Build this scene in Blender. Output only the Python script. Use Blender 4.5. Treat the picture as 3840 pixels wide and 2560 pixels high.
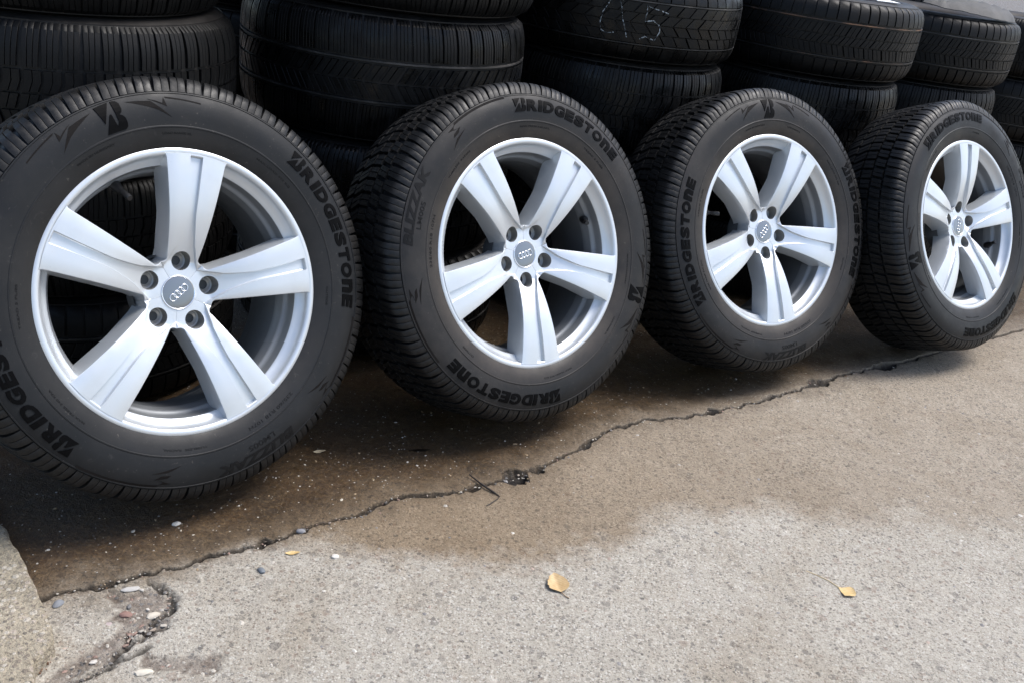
import bpy, bmesh, math, random
import numpy as np
from mathutils import Vector, Matrix, noise as mnoise

for o in list(bpy.data.objects):
    bpy.data.objects.remove(o, do_unlink=True)
PI = math.pi
random.seed(11)
rng = np.random.default_rng(5)
scene = bpy.context.scene
col = scene.collection

# ------------------------------------------------------------------ camera
cam_d = bpy.data.cameras.new('camera')
cam = bpy.data.objects.new('camera', cam_d)
col.objects.link(cam)
CR = Vector((0.98889277, 0.06197004, 0.13509551))
CU = Vector((-0.14863069, 0.41230869, 0.8988384))
CF = Vector((0.0, 0.90893413, -0.41693974))
m = Matrix.Identity(4)
for i in range(3):
    m[i][0] = CR[i]; m[i][1] = CU[i]; m[i][2] = -CF[i]
m[2][3] = 1.10166
cam.matrix_world = m
cam_d.sensor_fit = 'HORIZONTAL'
cam_d.sensor_width = 36.0
cam_d.lens = 3600.69 / 3840 * 36
cam_d.clip_start = 0.05
cam_d.clip_end = 500
scene.camera = cam

# ------------------------------------------------------------------ light
SUN_EL, SUN_AZ = 60.0, 72.0          # azimuth measured from +Y (north) clockwise
world = bpy.data.worlds.new('World')
scene.world = world
world.use_nodes = True
wn = world.node_tree.nodes; wl = world.node_tree.links
bg = wn['Background']
sky = wn.new('ShaderNodeTexSky')
sky.sky_type = 'NISHITA'
sky.sun_disc = False
sky.sun_elevation = math.radians(SUN_EL)
sky.sun_rotation = math.radians(SUN_AZ)
sky.air_density = 1.0
sky.dust_density = 2.5
sky.ozone_density = 1.0
wl.new(sky.outputs[0], bg.inputs[0])
bg.inputs[1].default_value = 0.10
sun_d = bpy.data.lights.new('sun', 'SUN')
sun_d.energy = 1.5
sun_d.angle = math.radians(24)
sun_d.color = (1.0, 0.98, 0.955)
sun = bpy.data.objects.new('sun', sun_d)
col.objects.link(sun)
e, a = math.radians(SUN_EL), math.radians(SUN_AZ)
to_sun = Vector((math.sin(a) * math.cos(e), math.cos(a) * math.cos(e), math.sin(e)))
sun.rotation_euler = to_sun.to_track_quat('Z', 'Y').to_euler()
sun.location = to_sun * 10
vs = scene.view_settings
vs.view_transform = 'Standard'
vs.look = 'None'
vs.exposure = 1.42
vs.gamma = 1.0
vs.use_curve_mapping = False
scene.render.engine = 'CYCLES'

# ------------------------------------------------------------------ helpers
def tag(o, label=None, cat=None, group=None, kind=None):
    if label: o['label'] = label
    if cat: o['category'] = cat
    if group: o['group'] = group
    if kind: o['kind'] = kind
    return o

def link(o, parent=None):
    col.objects.link(o)
    if parent is not None: o.parent = parent
    return o

def empty(name, parent=None):
    o = bpy.data.objects.new(name, None)
    o.empty_display_size = 0.1
    return link(o, parent)

def mesh_of(name, verts, faces, mat, smooth=None):
    me = bpy.data.meshes.new(name)
    me.from_pydata([tuple(v) for v in verts], [], faces)
    me.update()
    if mat is not None: me.materials.append(mat)
    if smooth is not None:
        me.shade_smooth()
        me.set_sharp_from_angle(angle=math.radians(smooth))
    return me

def ob(name, me, parent=None, loc=None, rotz=None):
    o = bpy.data.objects.new(name, me)
    link(o, parent)
    if loc is not None: o.location = loc
    if rotz is not None: o.rotation_euler = (0, 0, rotz)
    return o

def lathe(prof, n, closed=False):
    """prof: list of (r, z); axis is local Z."""
    V, Fc = [], []
    k = len(prof)
    for i in range(n):
        t = 2 * PI * i / n
        c, s = math.cos(t), math.sin(t)
        for r, z in prof: V.append((r * c, r * s, z))
    for i in range(n):
        j = (i + 1) % n
        for q in range(k if closed else k - 1):
            w = (q + 1) % k
            Fc.append((i * k + q, j * k + q, j * k + w, i * k + w))
    return V, Fc

def catmull(xs, ys, x):
    """smooth monotone-ish interpolation through control points (xs ascending)"""
    x = min(max(x, xs[0]), xs[-1])
    for i in range(len(xs) - 1):
        if x <= xs[i + 1]: break
    h = xs[i + 1] - xs[i]
    t = (x - xs[i]) / h
    d = [(ys[k + 1] - ys[k]) / (xs[k + 1] - xs[k]) for k in range(len(xs) - 1)]
    def sl(k):
        if k == 0: return d[0]
        if k == len(xs) - 1: return d[-1]
        if d[k - 1] * d[k] <= 0: return 0.0
        return 2 * d[k - 1] * d[k] / (d[k - 1] + d[k])
    m0, m1 = sl(i) * h, sl(i + 1) * h
    return ((2 * t**3 - 3 * t**2 + 1) * ys[i] + (t**3 - 2 * t**2 + t) * m0
            + (-2 * t**3 + 3 * t**2) * ys[i + 1] + (t**3 - t**2) * m1)

# ------------------------------------------------------------------ materials
class NT:
    def __init__(s, name):
        s.mat = bpy.data.materials.new(name)
        s.mat.use_nodes = True
        s.t = s.mat.node_tree; s.n = s.t.nodes; s.l = s.t.links
        s.b = s.n['Principled BSDF']
    def put(s, sock, v):
        if isinstance(v, bpy.types.NodeSocket): s.l.new(v, sock)
        else: sock.default_value = v
    def coord(s, which='Object'):
        if not hasattr(s, 'tc'): s.tc = s.n.new('ShaderNodeTexCoord')
        return s.tc.outputs[which]
    def noise(s, scale, detail=4, rough=0.55, vec=None, dist=0.0, out='Fac'):
        n = s.n.new('ShaderNodeTexNoise')
        n.inputs['Scale'].default_value = scale; n.inputs['Detail'].default_value = detail
        n.inputs['Roughness'].default_value = rough; n.inputs['Distortion'].default_value = dist
        s.l.new(vec if vec is not None else s.coord(), n.inputs['Vector'])
        return n.outputs[out]
    def vor(s, scale, vec=None, feature='F1', rnd=1.0):
        n = s.n.new('ShaderNodeTexVoronoi')
        n.feature = feature
        n.inputs['Scale'].default_value = scale
        n.inputs['Randomness'].default_value = rnd
        s.l.new(vec if vec is not None else s.coord(), n.inputs['Vector'])
        return n
    def math(s, op, a, b=0.0, clamp=False):
        n = s.n.new('ShaderNodeMath'); n.operation = op; n.use_clamp = clamp
        s.put(n.inputs[0], a); s.put(n.inputs[1], b)
        return n.outputs[0]
    def ramp(s, fac, stops, interp='LINEAR'):
        n = s.n.new('ShaderNodeValToRGB')
        r = n.color_ramp; r.interpolation = interp
        while len(r.elements) < len(stops): r.elements.new(0.5)
        for el, (p, c) in zip(r.elements, stops):
            el.position = p
            el.color = (*c, 1) if isinstance(c, tuple) else (c, c, c, 1)
        s.l.new(fac, n.inputs[0])
        return n.outputs[0]
    def mix(s, fac, a, b, mode='MIX'):
        n = s.n.new('ShaderNodeMix'); n.data_type = 'RGBA'; n.blend_type = mode
        s.put(n.inputs[0], fac)
        for sock, v in ((n.inputs[6], a), (n.inputs[7], b)):
            if isinstance(v, bpy.types.NodeSocket): s.l.new(v, sock)
            else: sock.default_value = (*v, 1)
        return n.outputs[2]
    def maprange(s, v, a, b, c, d):
        n = s.n.new('ShaderNodeMapRange')
        n.inputs[1].default_value = a; n.inputs[2].default_value = b
        n.inputs[3].default_value = c; n.inputs[4].default_value = d
        s.l.new(v, n.inputs[0])
        return n.outputs[0]
    def bump(s, h, strength, dist, prev=None):
        n = s.n.new('ShaderNodeBump')
        n.inputs['Strength'].default_value = strength; n.inputs['Distance'].default_value = dist
        s.l.new(h, n.inputs['Height'])
        if prev is not None: s.l.new(prev, n.inputs['Normal'])
        return n.outputs[0]
    def set(s, **k):
        for key, v in k.items():
            key = key.replace('_', ' ')
            sock = s.b.inputs[key]
            if isinstance(v, tuple): sock.default_value = (*v, 1)
            else: s.put(sock, v)
        return s.mat

def mat_sidewall(name, dust=0.35, base=0.022):
    t = NT(name)
    n1 = t.noise(9, 5, 0.6); n2 = t.noise(60, 4, 0.6); n3 = t.noise(2.6, 4, 0.65)
    c = t.ramp(n1, [(0.3, (base * .74, base * .83, base * .95)), (0.7, (base * 1.22, base * 1.36, base * 1.52))])
    d = t.math('MULTIPLY', t.maprange(n3, 0.38, 0.66, 0.0, dust), t.maprange(n2, 0.3, 0.7, 0.5, 1.0))
    c = t.mix(d, c, (0.052, 0.050, 0.050) if dust < .3 else (0.060, 0.052, 0.046))
    sx = t.n.new('ShaderNodeSeparateXYZ'); t.l.new(t.coord(), sx.inputs[0])
    rad = t.math('SQRT', t.math('ADD', t.math('MULTIPLY', sx.outputs[0], sx.outputs[0]), t.math('MULTIPLY', sx.outputs[1], sx.outputs[1])))
    band = t.math('MULTIPLY', t.maprange(rad, .252, .292, dust * 1.1, 0.0), t.maprange(t.noise(13, 5, .7), .32, .62, .25, 1.0))
    c = t.mix(band, c, (0.055, 0.050, 0.046) if dust < .3 else (0.075, 0.062, 0.051))
    sp = t.maprange(t.noise(130, 3, 0.7), 0.66, 0.74, 0.0, 0.45)
    c = t.mix(sp, c, (0.10, 0.09, 0.078))
    scr = t.maprange(t.noise(34, 5, 0.75, dist=2.5), 0.60, 0.70, 0.0, 0.30)
    c = t.mix(scr, c, (0.050, 0.048, 0.046))
    r = t.maprange(t.noise(18, 4, 0.6), 0.3, 0.7, 0.40, 0.62)
    b = t.bump(t.noise(160, 3, 0.6), 0.12, 0.0008)
    return t.set(Base_Color=c, Roughness=r, Normal=b, Specular_IOR_Level=0.24)

def mat_tread(name, wet=0.5, base=0.016, dust=0.25, spec=0.22):
    t = NT(name)
    n1 = t.noise(14, 5, 0.6)
    c = t.ramp(n1, [(0.3, (base * .7, base * .72, base * .75)), (0.75, (base * 1.5, base * 1.52, base * 1.55))])
    d = t.maprange(t.noise(5, 5, 0.7), 0.45, 0.7, 0.0, dust)
    c = t.mix(d, c, (0.06, 0.052, 0.045))
    r = t.maprange(t.noise(22, 4, 0.65), 0.35, 0.65, 0.62 - 0.42 * wet, 0.62)
    b = t.bump(t.noise(140, 4, 0.7), 0.3, 0.0012)
    b = t.bump(t.noise(420, 2, 0.7), 0.25, 0.0006, b)
    return t.set(Base_Color=c, Roughness=r, Normal=b, Specular_IOR_Level=spec)

M = {}
M['sidewall'] = mat_sidewall('front_sidewall_rubber', 0.18, 0.0070)
M['sidewall_dusty'] = mat_sidewall('dusty_sidewall_rubber', 0.42, 0.0072)
M['tread'] = mat_tread('front_tread_rubber', 0.55, 0.006, 0.14, 0.30)
M['old_tread'] = mat_tread('worn_tread_rubber', 0.45, 0.0022, 0.05)
M['wet_tread'] = mat_tread('wet_tread_rubber', 1.0, 0.0015, 0.015)
M['old_side'] = mat_sidewall('worn_sidewall_rubber', 0.40, 0.003)

def mat_groove_rib(name, lit_col):
    """worn tread whose circumferential ribs carry painted edge highlights, pale or rusty"""
    t = NT(name)
    n1 = t.noise(14, 5, 0.6)
    c = t.ramp(n1, [(0.3, (0.004, 0.0041, 0.0042)), (0.75, (0.010, 0.0101, 0.0102))])
    d = t.maprange(t.noise(6, 5, 0.7), 0.48, 0.66, 0.0, 0.75)
    c = t.mix(d, c, lit_col)
    r = t.maprange(t.noise(22, 4, 0.65), 0.35, 0.65, 0.38, 0.7)
    b = t.bump(t.noise(160, 4, 0.7), 0.3, 0.0012)
    return t.set(Base_Color=c, Roughness=r, Normal=b)
M['rib'] = mat_groove_rib('highlight_rib_rubber', (0.085, 0.078, 0.072))  # wet highlight along the groove put into the colour
M['rust_rib'] = mat_groove_rib('rusty_lit_rib_rubber', (0.30, 0.15, 0.075))  # rust, brightened to paint in the lit rib edges

t = NT('lettering_rubber')
M['letter'] = t.set(Base_Color=(0.0018, 0.0018, 0.002), Roughness=0.5, Specular_IOR_Level=0.06)
t = NT('shallow_lettering_rubber')
M['letter_soft'] = t.set(Base_Color=(0.006, 0.006, 0.0064), Roughness=0.55, Specular_IOR_Level=0.15)
t = NT('matt_motif_rubber')
b_ = t.bump(t.noise(900, 2), 0.5, 0.0006)
M['motif'] = t.set(Base_Color=(0.006, 0.005, 0.0046), Roughness=0.7, Specular_IOR_Level=0.12, Normal=b_)

def mat_alloy(name, basec, rough, metallic):
    t = NT(name)
    g = t.maprange(t.noise(7, 5, 0.6), 0.35, 0.7, 0.0, 0.16)
    c = t.mix(g, basec, tuple(x * 0.72 for x in basec))
    sp = t.maprange(t.noise(190, 2, 0.6), 0.73, 0.80, 0.0, 0.30)
    c = t.mix(sp, c, (0.22, 0.18, 0.14))
    du = t.maprange(t.noise(3.5, 6, 0.7), 0.52, 0.74, 0.0, 0.14)
    c = t.mix(du, c, (0.30, 0.27, 0.235))
    r = t.maprange(t.noise(30, 4, 0.6), 0.3, 0.7, rough - 0.05, rough + 0.10)
    return t.set(Base_Color=c, Roughness=r, Metallic=metallic, Coat_Weight=0.10, Coat_Roughness=0.2)
M['alloy'] = mat_alloy('silver_alloy_paint', (0.58, 0.61, 0.635), 0.35, 0.6)
M['barrel'] = mat_alloy('dusty_shaded_barrel_alloy', (0.13, 0.14, 0.15), 0.5, 0.5)  # dust, plus the shade of the deep barrel put into the colour
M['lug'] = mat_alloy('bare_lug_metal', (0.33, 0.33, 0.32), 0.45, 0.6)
M['lip'] = mat_alloy('shaded_lip_paint', (0.20, 0.21, 0.22), 0.48, 0.5)  # silver paint darkened to carry the shade inside the lip
M['cap'] = NT('grey_cap_lacquer').set(Base_Color=(0.20, 0.215, 0.23), Metallic=0.8, Roughness=0.28, Coat_Weight=0.6, Coat_Roughness=0.06)
M['chrome'] = NT('bright_chrome').set(Base_Color=(0.82, 0.83, 0.85), Metallic=1.0, Roughness=0.14)
M['black'] = NT('black_plastic_and_bore_shade').set(Base_Color=(0.012, 0.012, 0.013), Roughness=0.35)
t = NT('chalk_paint')
M['chalk'] = t.set(Base_Color=t.mix(t.maprange(t.noise(160, 4, .7), 0.47, 0.60, 0, 1), (0.004, 0.0045, 0.005), (0.34, 0.38, 0.40)), Roughness=0.85)

# ------------------------------------------------------------------ ground
U0 = Vector((-0.66, 1.183))                 # where the crack meets the kerb
UA = math.radians(38.9)
UD = Vector((math.cos(UA), math.sin(UA)))   # along the row of wheels
VD = Vector((-math.sin(UA), math.cos(UA)))  # towards the stacks
CRACK = [(-.66, 1.183), (-.605, 1.217), (-.509, 1.285), (-.464, 1.326), (-.388, 1.38), (-.334, 1.442), (-.243, 1.507),
         (-.189, 1.581), (-.065, 1.637), (.003, 1.688), (.046, 1.725), (.10, 1.775), (.186, 1.882), (.259, 1.993),
         (.347, 2.062), (.436, 2.10), (.531, 2.164), (.672, 2.267), (.859, 2.43), (.987, 2.541), (1.114, 2.628),
         (1.6, 3.02), (2.4, 3.67)]
cu = np.array([(Vector(p) - U0).dot(UD) for p in CRACK])
cv = np.array([(Vector(p) - U0).dot(VD) for p in CRACK])
def crack_v(u):
    v = np.interp(u, np.r_[-40, -1, cu, 40], np.r_[0, 0, cv, cv[-1]])
    j = np.array([mnoise.noise((x * 28, 3.1, 0)) * .010 + mnoise.noise((x * 90, 7.7, 0)) * .006 + mnoise.noise((x * 260, 1.7, 0)) * .0022 for x in np.atleast_1d(u)])
    return v + j * (np.abs(u) < 4)
HOLES = [((.050, 1.724), .028, .034), ((.10, 1.760), .013, .022), ((-.03, 1.655), .010, .025), ((.531, 2.158), .013, .026), ((.70, 2.29), .008, .03), ((.855, 2.43), .020, .045), ((1.10, 2.62), .020, .055),
         ((-.33, 1.44), .008, .02), ((-.388, 1.385), .011, .02), ((-.60, 1.218), .008, .03), ((.20, 1.90), .010, .03), ((-.12, 1.61), .007, .04)]
def crack_hw(u):
    h = .0030 + .0034 * np.array([max(0, mnoise.noise((x * 17, 9.2, 4))) * 1.8 + max(0, mnoise.noise((x * 75, 2.2, 4))) for x in np.atleast_1d(u)])
    for p, w, l in HOLES:
        uc = (Vector(p) - U0).dot(UD)
        h = np.maximum(h, w * np.clip(1.25 - np.abs((u - uc) / l) ** 2 * 1.25, 0, 1) * (1 + .4 * np.array([mnoise.noise((x * 120, 5, 5)) for x in np.atleast_1d(u)])))
    return h
PATCH = [((-.57, 1.20), .016), ((-.515, 1.195), .040), ((-.510, 1.155), .036), ((-.535, 1.10), .028), ((-.55, 1.05), .024), ((-.585, 1.005), .022)]
PATCH2 = [((-.465, 1.075), .018), ((-.425, 1.080), .030), ((-.375, 1.092), .022)]
SPLITS = [[(-.5379, 1.2463), (-.493, 1.2262), (-.4758, 1.1964), (-.4945, 1.1638), (-.488, 1.1378), (-.5183, 1.1274), (-.5086, 1.0957), (-.5173, 1.0829), (-.5151, 1.0549), (-.5302, 1.038), (-.5515, 1.0144), (-.5661, .994), (-.60, .95)],
          [(-.5103, 1.1027), (-.4954, 1.1171), (-.4857, 1.1422)], [(-.5088, 1.070), (-.4988, 1.076), (-.4854, 1.0933), (-.480, 1.103)], [(-.4857, 1.1422), (-.470, 1.150)]]
def seg_field(pl, x, y):
    best = np.full(x.shape, -1.0)
    for (a, wa), (b, wb) in zip(pl, pl[1:]):
        ax, ay = a; bx, by = b
        L2 = (bx - ax) ** 2 + (by - ay) ** 2
        t = np.clip(((x - ax) * (bx - ax) + (y - ay) * (by - ay)) / L2, 0, 1)
        d = np.hypot(x - ax - t * (bx - ax), y - ay - t * (by - ay))
        best = np.maximum(best, 1 - d / (wa + t * (wb - wa)))
    return best

us = np.unique(np.r_[-60, -30, -15, -8, -5, -3, -2, -1.4, -1.0, np.arange(-.8, -.3, .02), np.arange(-.3, .55, .005), np.arange(.55, 2.3, .006),
                     np.arange(2.3, 3.2, .03), np.arange(3.2, 6, .25), 7, 9, 12, 16, 24, 40, 60].round(4))
vo = np.r_[0, .5, 1.0, 1.5, 2.4, 4, 7, 12, 20, 32, 50, 80] / 1000
vneg = np.r_[np.arange(.0, .42, .0045)[7:], .45, .55, .7, .9, 1.2, 1.6, 2.2, 3, 5, 8, 14, 25, 60]
vpos = np.r_[.11, .15, .2, .28, .4, .55, .8, 1.2, 1.8, 2.6, 4, 7, 12, 25, 60]
lines = []                          # (kind, value): offset in units of hw inside, then absolute
for k in (-1, -.75, -.35, 0, .35, .75, 1): lines.append(('h', k))
offs_p = [.0012, .003, .006, .011, .018, .028, .045, .075] + list(vpos)
offs_n = [.0012, .003, .006, .011, .018, .026] + list(vneg)
cvv = crack_v(us); hw = crack_hw(us)
rows_v = [cvv - hw - o for o in reversed(offs_n)] + [cvv + hw * k for k in (-1, -.75, -.35, 0, .35, .75, 1)] + [cvv + hw + o for o in offs_p]
cdepth = [-1] * len(offs_n) + [-.25, -.8, -1.0, -1.0, -1.0, -.8, -.25] + [1] * len(offs_p)
VV = np.array(rows_v)                # rows x us
UU = np.broadcast_to(us, VV.shape)
GX = U0.x + UU * UD.x + VV * VD.x
GY = U0.y + UU * UD.y + VV * VD.y
near = (np.abs(GX) < 4) & (np.abs(GY - 2) < 4)
nz = np.zeros_like(GX); pj = np.zeros_like(GX)
for idx in np.argwhere(near):
    i, j = idx
    x, y = GX[i, j], GY[i, j]
    nz[i, j] = .004 * mnoise.noise((x * 2.2, y * 2.2, 0)) + .0010 * mnoise.noise((x * 28, y * 28, 2)) + .0007 * mnoise.noise((x * 90, y * 90, 5))
    if x < -.2 and y < 1.4: pj[i, j] = .55 * mnoise.noise((x * 22, y * 22, 8)) + .4 * mnoise.noise((x * 60, y * 60, 8))
pm = np.clip((np.maximum(seg_field(PATCH, GX, GY), seg_field(PATCH2, GX, GY) - .15) + pj * 1.5 - .12) * 3.2, 0, 1)
core = np.zeros_like(GX)
for sp_ in SPLITS:
    core = np.maximum(core, np.clip((seg_field([(p, .0065) for p in sp_], GX, GY) + pj * .9) * 2.2, 0, 1))
GZ = nz.copy()
cd = np.array(cdepth)[:, None]
inside = np.where(np.abs(np.array([0 if abs(c) == 1 and (i < len(offs_n) or i >= len(offs_n) + 7) else 1 for i, c in enumerate(cdepth)])) > 0)[0]
fade = np.clip((2.6 - np.abs(us - 1.0)) / .4, 0, 1)
for i in inside:
    GZ[i] += cdepth[i] * np.minimum(.006 + hw * 1.4, .022) * fade
# the slab behind the crack sits a little higher where it has heaved
rear = np.clip((VV - cvv) / .004, 0, 1) * np.exp(-np.abs(VV - cvv) / .05)
GZ += rear * (.0028 * (1 + np.array([mnoise.noise((x * 12, 4.4, 1)) for x in us]))) * (np.abs(us) < 3)
GZ -= pm * (.0045 + .002 * pj) + core * .009
nr, nc = GX.shape
V = np.stack([GX, GY, GZ], -1).reshape(-1, 3)
Fg = [(i * nc + j, i * nc + j + 1, (i + 1) * nc + j + 1, (i + 1) * nc + j) for i in range(nr - 1) for j in range(nc - 1)]

t = NT('weathered_concrete')
uvn = t.n.new('ShaderNodeUVMap'); uvn.uv_map = 'along_row'
sep = t.n.new('ShaderNodeSeparateXYZ'); t.l.new(uvn.outputs[0], sep.inputs[0])
gu, gv = sep.outputs[0], sep.outputs[1]
at = t.n.new('ShaderNodeAttribute'); at.attribute_name = 'dirt'
dirt = at.outputs['Fac']
# ---- dry concrete: cement, sand, aggregate
c = t.ramp(t.noise(3.2, 6, 0.65), [(0.28, (.365, .335, .285)), (0.5, (.430, .398, .345)), (0.75, (.500, .468, .412))])
c = t.mix(t.maprange(t.noise(28, 5, 0.7), 0.40, 0.70, 0, 0.55), c, (.235, .205, .172))
c = t.mix(t.maprange(t.noise(11, 5, 0.7), 0.52, 0.72, 0, 0.5), c, (.47, .455, .425))
sand = t.ramp(t.noise(330, 3, 0.85), [(0.30, (.13, .105, .085)), (0.44, (.40, .375, .33)), (0.60, (.48, .455, .41)), (0.74, (.64, .62, .57))])
c = t.mix(0.50, c, sand)
grit = t.ramp(t.noise(170, 4, 0.8), [(0.36, 0.22), (0.45, 0.95), (0.58, 1.0), (0.68, 1.4)])
c = t.mix(0.8, c, grit, 'MULTIPLY')
def stones(scale, keep, rad, pal, jitter):
    w = t.mix(0.06, t.coord(), t.noise(scale * .6, 2, 0.5, out='Color'))
    v = t.vor(scale)
    s2 = t.n.new('ShaderNodeSeparateColor'); t.l.new(v.outputs['Color'], s2.inputs[0])
    sel = t.math('GREATER_THAN', s2.outputs[0], 1 - keep)
    edge = t.math('ADD', v.outputs['Distance'], t.math('MULTIPLY', t.math('SUBTRACT', t.noise(scale * 2.2, 3, .6), .5), jitter))
    lim = t.maprange(s2.outputs[1], 0, 1, rad * .45, rad)
    f = t.math('MULTIPLY', sel, t.math('LESS_THAN', edge, lim))
    return f, t.ramp(s2.outputs[2], pal, 'CONSTANT')
PALE = [(0, (.20, .185, .165)), (.18, (.30, .27, .235)), (.36, (.13, .13, .135)), (.5, (.40, .375, .335)), (.64, (.24, .18, .145)), (.78, (.55, .53, .49)), (.9, (.09, .085, .085))]
f1, c1 = stones(55, .30, .52, PALE, .45)
f2, c2 = stones(120, .42, .52, PALE, .45)
f3, c3 = stones(230, .46, .52, [(0, (.60, .585, .55)), (.35, (.07, .06, .055)), (.6, (.50, .47, .42)), (.8, (.16, .12, .095))], .3)
c = t.mix(t.math('MULTIPLY', f1, .40), c, c1)
c = t.mix(t.math('MULTIPLY', f2, .60), c, c2)
c = t.mix(t.math('MULTIPLY', f3, .62), c, c3)
c = t.mix(1.0, c, (1.02, 1.0, .955), 'MULTIPLY')
st = t.maprange(t.noise(2.6, 8, .76, dist=.8), .48, .64, 0, .55)
c = t.mix(st, c, t.mix(1.0, c, (.70, .64, .56), 'MULTIPLY'))
# dirt in the broken patch
dc = t.ramp(t.noise(110, 5, .8), [(0.32, (.05, .038, .03)), (.48, (.15, .118, .092)), (.60, (.24, .20, .165)), (.74, (.40, .36, .31))])
c = t.mix(t.math('MULTIPLY', dirt, t.maprange(t.noise(40, 4, .7), .3, .6, .35, .95)), c, dc)
# ---- water: soaked behind the crack, damp in front of it, drying out to the front
big = t.math('MULTIPLY', t.math('SUBTRACT', t.noise(4.5, 6, 0.62), 0.5), .34)
fine = t.math('MULTIPLY', t.math('SUBTRACT', t.noise(24, 7, 0.78), 0.5), .16)
vj = t.math('ADD', gv, t.math('ADD', big, fine))
lim = t.n.new('ShaderNodeFloatCurve')
cm = lim.mapping.curves[0]
def LP(u): return (u + .5) / 3.5
pts = [(-.5, .02), (.1, -.005), (.30, -.01), (.45, -.10), (.69, -.235), (1.0, -.31), (1.35, -.42), (1.8, -.64), (2.4, -.86), (3.0, -1.0)]
while len(cm.points) < len(pts): cm.points.new(.5, .5)
for q, (u, v) in zip(cm.points, pts): q.location = (LP(u), v + 1.0)
lim.mapping.update()
t.l.new(t.maprange(gu, -.5, 3.0, 0, 1), lim.inputs['Value'])
dlim = t.math('SUBTRACT', lim.outputs[0], 1.0)
damp = t.math('MULTIPLY', t.maprange(t.math('SUBTRACT', vj, dlim), -.030, .060, 0, 1), t.maprange(gu, .7, 1.8, 1, .55))
fine2 = t.math('MULTIPLY', t.math('SUBTRACT', t.noise(9, 8, 0.75), 0.5), .20)
soak = t.maprange(t.math('ADD', gv, fine2), -.055, .085, 0, 1)
crk = t.n.new('ShaderNodeAttribute'); crk.attribute_name = 'crack'
c = t.mix(damp, c, t.mix(1.0, c, (.58, .475, .36), 'MULTIPLY'))
wetc = t.mix(1.0, c, (.27, .185, .085), 'MULTIPLY')
wetc = t.mix(t.maprange(t.noise(9, 5, .7), .45, .7, 0, .6), wetc, (.020, .013, .005))
wetc = t.mix(t.maprange(t.noise(150, 4, .8), .42, .62, 0, .75), wetc, t.ramp(t.noise(75, 4, .8), [(.35, (.008, .005, .0025)), (.5, (.045, .027, .010)), (.66, (.15, .095, .042))]))
flecks, fc = stones(170, .09, .34, [(0, (.55, .53, .48)), (.5, (.42, .38, .30)), (.8, (.62, .60, .56))], .25)
wetc = t.mix(t.math('MULTIPLY', flecks, .75), wetc, fc)
c = t.mix(soak, c, wetc)
c = t.mix(t.math('MULTIPLY', crk.outputs['Fac'], .95), c, (.008, .006, .005))
film = t.maprange(t.noise(16, 4, .6), .42, .62, .0, 1.)
r0 = t.maprange(damp, 0, 1, .92, .62)
wetr = t.maprange(film, 0, 1, .50, .22)
rm = t.n.new('ShaderNodeMix'); rm.data_type = 'FLOAT'
t.l.new(t.math('MULTIPLY', soak, .85), rm.inputs[0]); t.l.new(r0, rm.inputs[2]); t.l.new(wetr, rm.inputs[3])
h = t.noise(260, 4, .8)
h = t.math('ADD', h, t.math('MULTIPLY', t.noise(60, 3, .7), 1.2))
b_ = t.bump(h, .9, .0055)
M['ground'] = t.set(Base_Color=c, Roughness=rm.outputs[0], Normal=b_)

gm = mesh_of('ground', V, Fg, M['ground'], 180)
uvl = gm.uv_layers.new(name='along_row')
li = np.empty(len(gm.loops), dtype=np.int32); gm.loops.foreach_get('vertex_index', li)
uvd = np.stack([UU.reshape(-1), (VV - cvv).reshape(-1)], -1)[li].astype(np.float32)
uvl.data.foreach_set('uv', uvd.reshape(-1))
da = gm.attributes.new('dirt', 'FLOAT', 'POINT'); da.data.foreach_set('value', pm.reshape(-1).astype(np.float32))
ck = np.zeros_like(GX)
for i in inside: ck[i] = min(1, abs(cdepth[i])) * fade
ck = np.maximum(ck, core * .85)
ca = gm.attributes.new('crack', 'FLOAT', 'POINT'); ca.data.foreach_set('value', ck.reshape(-1).astype(np.float32))
tag(ob('ground', gm), 'cracked concrete yard, soaked brown under the wheels and dry in front', None, None, 'structure')

def gz(x, y):
    """approximate height of the ground"""
    return .004 * mnoise.noise((x * 2.2, y * 2.2, 0))

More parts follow.
